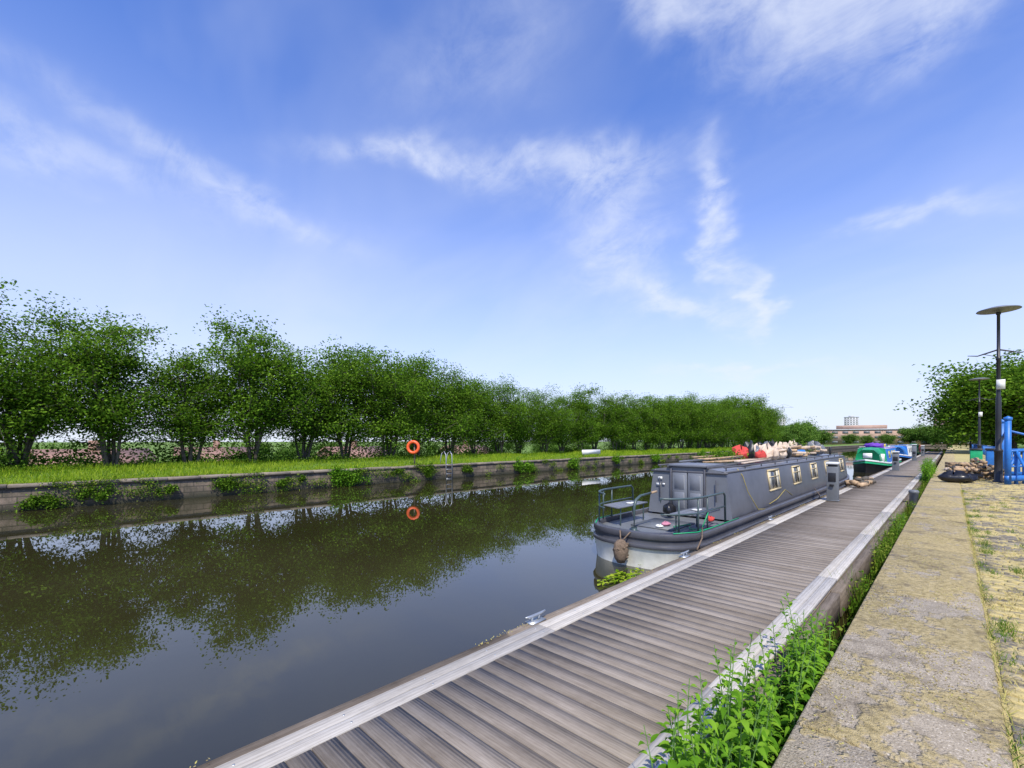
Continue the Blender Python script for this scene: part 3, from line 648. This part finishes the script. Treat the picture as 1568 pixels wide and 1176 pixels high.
def bluegate(x,y,rz=0):
    e=empty('blue_steel_barrier',(x,y,.58),rz); g=G()
    for q in range(5):
        xx=q*.45; g.tube([(xx,0,0),(xx,0,1.25 if q else 2.3)],.055 if q else .09,10)
    g.lathe([(.09,2.3),(.115,2.32),(.115,2.4),(0,2.46)],12)
    g.tube([(0,0,1.2),(1.9,0,1.25)],.045,8); g.tube([(0,0,.65),(1.9,0,.65)],.035,8)
    g.tube([(.45,0,1.2),(.0,-.7,.02)],.045,8); g.tube([(1.35,0,1.2),(.9,-.7,.02)],.045,8)
    g.tube([(0,0,2.05),(1.9,1.2,1.4)],.045,8)
    g.box(-.09,1.9,-.06,.06,.12,.32)
    g.obj('frame',[m_blue],e,True)
bluegate(1.5,27.5); bluegate(1.45,24.0,R(60))
g=G(); g.box(-.4,.4,-.4,.4,0,1.0,0); g.box(-.44,.44,-.46,.4,1.0,1.12,1); g.obj('wheelie_bin',[m_blue,m_black],loc=(1.9,40,.58),bevel=.05,seg=2)
g=G(); g.box(-.3,.3,-.35,.35,.06,.95,0); g.box(-.33,.33,-.42,.36,.95,1.05,1); g.obj('wheelie_bin',[m_green,m_black],loc=(1.2,44,.58),bevel=.05,seg=2)
g=G()
for q in range(60):
    y=40+q*1.5; g.tube([(2.6,y,.58),(2.6,y,1.65)],.03,6)
g.tube([(2.6,40,1.63),(2.6,128,1.63)],.035,6); g.tube([(2.6,40,1.15),(2.6,128,1.15)],.025,6)
g.obj('blue_railing',[m_blue])
e=empty('lifebuoy_stand',(-21.35,14.35,.78),R(-20)); g=G()
g.tube([(0,0,-.1),(0,0,1.25)],.04,8); g.obj('post',[m_timber],e)
bpy.ops.mesh.primitive_torus_add(major_radius=.30,minor_radius=.085,major_segments=32,minor_segments=10,location=(0,0,0)); t=bpy.context.object; t.name='ring'; t.data.name='ring'; t.data.materials.append(m_orange); t.parent=e; t.location=(.12,-.10,1.02); t.rotation_euler=(R(90),0,R(58)); 
for p in t.data.polygons: p.use_smooth=True
g=G()
for y in (0,.42):
    g.tube([(.10,y,-.9),(.10,y,.15),(.08,y,.55),(-.08,y,.72),(-.3,y,.62),(-.4,y,.3),(-.42,y,-.05)],.025,8)
for z in np.arange(-.8,.1,.26): g.tube([(.10,0,z),(.10,.42,z)],.018,6)
g.obj('canal_ladder',[m_galv],loc=(-20.5,15.8,.83),smooth=True)
g=G(); g.box(-.03,.03,0,2.6,.25,.62,0); g.box(-.05,-.031,.2,.3,-.1,.5,1); g.box(-.05,-.031,2.3,2.4,-.1,.5,1); g.obj('canal_sign',[m_white,m_timber],loc=(-21.4,30.3,.8))
# ------------------------------------------------------------ buildings / distance
def house(name,x,y,w,d,h,rh,rz,z0=-4,wallm=m_brick,roofm=m_roof):
    e=empty(name,(x,y,z0),rz); g=G(); g.box(-w/2,w/2,-d/2,d/2,0,h); 
    for s in (-1,1): g.add([(s*w/2,-d/2,h),(s*w/2,d/2,h),(s*w/2,.01,h+rh),(s*w/2,-.01,h+rh)],[[0,1,2,3]])
    g.obj('walls',[wallm],e)
    g=G(); 
    for s in (-1,1): g.hexa([(-w/2-.3,s*(d/2+.4),h-.2),(w/2+.3,s*(d/2+.4),h-.2),(w/2+.3,0,h+rh+.05),(-w/2-.3,0,h+rh+.05),(-w/2-.3,s*(d/2+.4),h-.05),(w/2+.3,s*(d/2+.4),h-.05),(w/2+.3,0,h+rh+.2),(-w/2-.3,0,h+rh+.2)])
    g.box(-.4,.4,-.4,.4,h+rh-.5,h+rh+1.1); g.obj('roof',[roofm],e)
    g=G(); nw=int(w/2.6)
    for q in range(nw):
        for fl in range(max(1,int(h/2.6))):
            for s in (-1,1):
                xx=-w/2+(q+.5)*w/nw; y0,y1=sorted((s*(d/2+.005),s*(d/2+.05))); g.box(xx-.6,xx+.6,y0,y1,.9+fl*2.6,2.1+fl*2.6,0); y0,y1=sorted((s*(d/2+.055),s*(d/2+.09))); g.box(xx-.66,xx+.66,y0,y1,2.05+fl*2.6,2.18+fl*2.6,1); g.box(xx-.66,xx+.66,y0,y1,.84+fl*2.6,.95+fl*2.6,1); g.box(xx-.03,xx+.03,y0,y1,.95+fl*2.6,2.05+fl*2.6,1)
    g.obj('windows',[m_glass,m_white],e)
ro=random.Random(2)
for y in (4,17,34,58): house('brick_house',-70+ro.uniform(-4,4),y,9,7.5,4.0,1.5,R(90+ro.uniform(-12,12)),z0=-4.4,wallm=m_brick)
def block(name,x,y,w,d,h,rz,z0,wallm,floors,cols,band=True):
    e=empty(name,(x,y,z0),rz); g=G(); g.box(-w/2,w/2,-d/2,d/2,0,h,0); g.box(-w/2-.3,w/2+.3,-d/2-.3,d/2+.3,h,h+.5,1); g.box(-w*.2,w*.2,-d*.25,d*.25,h+.5,h+2.2,0); g.obj('walls',[wallm,m_conc],e)
    g=G(); fh=h/floors
    for f in range(floors):
        for c in range(cols):
            xx=-w/2+(c+.5)*w/cols; g.box(xx-w/cols*.28,xx+w/cols*.28,-d/2-.06,-d/2-.01,f*fh+fh*.3,f*fh+fh*.75,0)
        if band: g.box(-w/2-.05,w/2+.05,-d/2-.12,-d/2-.065,f*fh+fh*.92,f*fh+fh*.99,1)
    g.obj('windows',[m_grey,m_conc],e)
block('brick_warehouse',-30,262,46,14,6.6,R(8),.4,m_sandst,3,12,False)
house('brick_lodge',-46,214,16,9,4.2,2.2,R(20),0,m_sandst,m_slate)
block('tower_block',-142,586,13,13,32,R(10),-4,m_conc,13,5)
block('tower_block',-95,743,15,14,37,R(5),-4,m_conc,14,5)
block('brick_clock_tower',-3.0,262,4.5,4.5,13.0,R(0),.4,m_brick,4,2)
house('brick_terrace',6,255,22,9,6,3,R(5),.4)
e=empty('tower_crane',(-186,790,-4)); g=G()
for dx in (-1,1):
    for dy in (-1,1): g.tube([(dx,dy,0),(dx,dy,58)],.12,5)
for z in range(0,58,3): g.tube([(-1,-1,z),(1,-1,z+3)],.1,4)
g.tube([(-7,0,57),(0,0,57.5),(14,0,57)],.3,5); g.tube([(0,0,63),(0,0,57)],.25,5); g.tube([(0,0,63),(12,0,57.5)],.1,4); g.tube([(0,0,63),(-6,0,57.5)],.1,4); g.box(-7.5,-5.5,-1,1,55,57)
g.obj('crane_structure',[m_galv],e)
BT=[make_tree('broadleaf_tree_mesh_%d'%i,70+i,h=10,spread=9.5,stems=8,nleaf=34000,ls=.36,trunk=1.6,low=.06,leanmax=.8,r0=.12,sg=.10,nbr=20) for i in range(2)]
BT2=[make_tree('far_tree_mesh_%d'%i,90+i,h=10,spread=8.5,stems=6,nleaf=7000,ls=.6,trunk=1.2,low=.05,leanmax=.8,mat=m_leaff,r0=.12) for i in range(2)]
inst('sycamore_tree',BT[0],(5.3,80,.45),1,(1.18,1.18,1.14)); inst('sycamore_tree',BT[1],(10.5,88,.45),2,(1.3,1.3,1.2)); inst('sycamore_tree',BT[1],(4.6,98,.45),4,(1.0,1.0,1.0))
dt=empty('distant_trees'); ro=random.Random(21)
def dtree(x,y,s,z=.3,hs=1): inst('tree_crown',BT2[ro.randint(0,1)],(x,y,z),ro.random()*6,(s,s,s*hs),dt)
for x,y,s in ((-27.5,118,.42),(-29,130,.6),(-31,150,.68),(-33,165,.74),(-37,180,.82),(-42,195,.82),(-34,200,.6),(-50,190,.85),(-56,225,.9),(-30,232,.5),(-25,236,.42),(-19,240,.5),(-12,245,.75),(-7,240,.8),(-3,236,.8),(2,240,.9),(7,215,.9),(5,180,.8),(9,150,.9),(12,200,1.1),(6,130,.62),(17,170,1.1),(-70,240,.8),(-60,260,.8)): dtree(x,y,s)
for j in range(40): dtree(ro.uniform(-330,60),ro.uniform(340,460),ro.uniform(.9,1.4),-2)
for j in range(34): dtree(ro.uniform(-240,-85),ro.uniform(-60,240),ro.uniform(.46,.6),-4.2)
for j in range(16): dtree(ro.uniform(-60,-48),-12+j*7.5,ro.uniform(.44,.54),-4.2)

# ------------------------------------------------------------ light and sky
AZ,EL=R(140),R(54)
s=Vector((math.sin(AZ)*math.cos(EL),math.cos(AZ)*math.cos(EL),math.sin(EL)))
ld=bpy.data.lights.new('sun','SUN'); ld.energy=5.0; ld.angle=R(.5); ld.color=(1,.93,.79); lo=bpy.data.objects.new('sun',ld); scene.collection.objects.link(lo); lo.rotation_euler=(-s).to_track_quat('-Z','Y').to_euler(); lo.location=(20,-20,30)
w=bpy.data.worlds.new('World'); scene.world=w; w.use_nodes=True; nt=w.node_tree; k=N(nt); bg=nt.nodes['Background']
sky=k.n('ShaderNodeTexSky',sky_type='NISHITA'); sky.sun_disc=False; sky.sun_elevation=EL; sky.sun_rotation=AZ; sky.air_density=1.0; sky.dust_density=.5; sky.ozone_density=2.0
tc=k.n('ShaderNodeTexCoord').outputs['Generated']; sp=k.n('ShaderNodeSeparateXYZ'); k.l(tc,sp.inputs[0]); X,Y,Z=sp.outputs
az=k.math('MULTIPLY',k.math('ARCTAN2',X,Y),57.2958); el=k.math('MULTIPLY',k.math('ARCSINE',Z),57.2958)
zz=k.math('ADD',k.math('MAXIMUM',Z,0.0),.45); cb=k.n('ShaderNodeCombineXYZ'); k.l(k.math('DIVIDE',X,zz),cb.inputs[0]); k.l(k.math('DIVIDE',Y,zz),cb.inputs[1]); P=cb.outputs[0]
wp=k.n('ShaderNodeTexNoise'); k.l(P,wp.inputs['Vector']); wp.inputs['Scale'].default_value=3.4; wp.inputs['Detail'].default_value=4; wp.inputs['Roughness'].default_value=.62
wc=k.n('ShaderNodeSeparateColor'); k.l(wp.outputs['Color'],wc.inputs[0])
def wv(v,amt,o): return k.math('ADD',v,k.math('MULTIPLY',k.math('SUBTRACT',wc.outputs[o],.5),amt))
azw=wv(az,15,0); elw=wv(el,10,1)
def blob(a0,e0,ra,re,ang,amp):
    ca,sa=math.cos(R(ang)),math.sin(R(ang)); da=k.math('SUBTRACT',azw,a0); de=k.math('SUBTRACT',elw,e0)
    u=k.math('ADD',k.math('MULTIPLY',da,ca/ra),k.math('MULTIPLY',de,sa/ra)); v=k.math('ADD',k.math('MULTIPLY',da,-sa/re),k.math('MULTIPLY',de,ca/re))
    q=k.math('ADD',k.math('MULTIPLY',u,u),k.math('MULTIPLY',v,v)); return k.math('MULTIPLY',k.math('EXPONENT',k.math('MULTIPLY',q,-1.0)),amp)
fib=k.noise(k.map(P,(5,9,1),(0,0,R(20))),1,6,.66,.7); fib2=k.noise(P,15,4,.68,.4)
tot=None
for b in ((-8,39.5,9,4,-8,2.2),(-24,43,7,1.8,-20,1.1),(3,37.5,6,2.2,20,1.1),(-35,31,10,2.0,0,.9),(-54,31.2,11,1.1,4,1.1),(-31,24,6.5,5.5,-50,.85),(-24,16.3,6,1.4,-25,1.1),(-19.4,24,1.2,6,5,1.4),(-16.5,16,1.1,3,10,1.7),(-77,26,12,1.7,-14,.7),(-89,24,10,1.5,-5,.5),(-48,40,12,4,20,.25),(-2,19.5,5,.8,-8,.8),(-16,7.6,8,.8,0,1.0)):
    q=blob(*b); tot=q if tot is None else k.math('ADD',tot,q)
haze=blob(-82,17,26,9,0,.26)
dens=k.math('MULTIPLY',tot,k.math('ADD',k.math('ADD',.10,k.ramp(fib,[(.35,0.0),(.70,.85)])),k.math('MULTIPLY',k.ramp(fib2,[(.42,0.0),(.72,1.0)]),.45)))
dens=k.math('SUBTRACT',1.0,k.math('EXPONENT',k.math('MULTIPLY',dens,-1.15)))
thin=k.math('ADD',haze,k.ramp(k.noise(k.map(P,(1.4,2.6,1),(0,0,R(30))),1,4,.55,.4),[(.45,0.0),(.85,.25)]),clamp=True)
elf=k.math('MULTIPLY',el,1/55.,clamp=True)
hz=k.ramp(elf,[(0,.95),(.10,.77),(.25,.46),(.45,.16),(.65,.04),(.9,0.0)])
d2=k.math('SUBTRACT',1.0,k.math('MULTIPLY',k.math('SUBTRACT',1.0,k.math('MULTIPLY',dens,.9)),k.math('MULTIPLY',k.math('SUBTRACT',1.0,thin),k.math('SUBTRACT',1.0,hz))))
tint=k.mix(1.0,sky.outputs[0],(.72,1.02,1.75),'MULTIPLY')
col=k.mix(d2,tint,(5.7,6.1,7.1))
k.l(col,bg.inputs[0]); bg.inputs[1].default_value=.15
# ------------------------------------------------------------ camera
cd=bpy.data.cameras.new('camera'); cam=bpy.data.objects.new('camera',cd); scene.collection.objects.link(cam); cam.location=(0,0,2.15); cam.rotation_euler=(R(90),0,R(44)); cd.sensor_width=36; cd.lens=16.0; cd.shift_y=.0555; cd.clip_end=8000; cd.clip_start=.05
scene.camera=cam
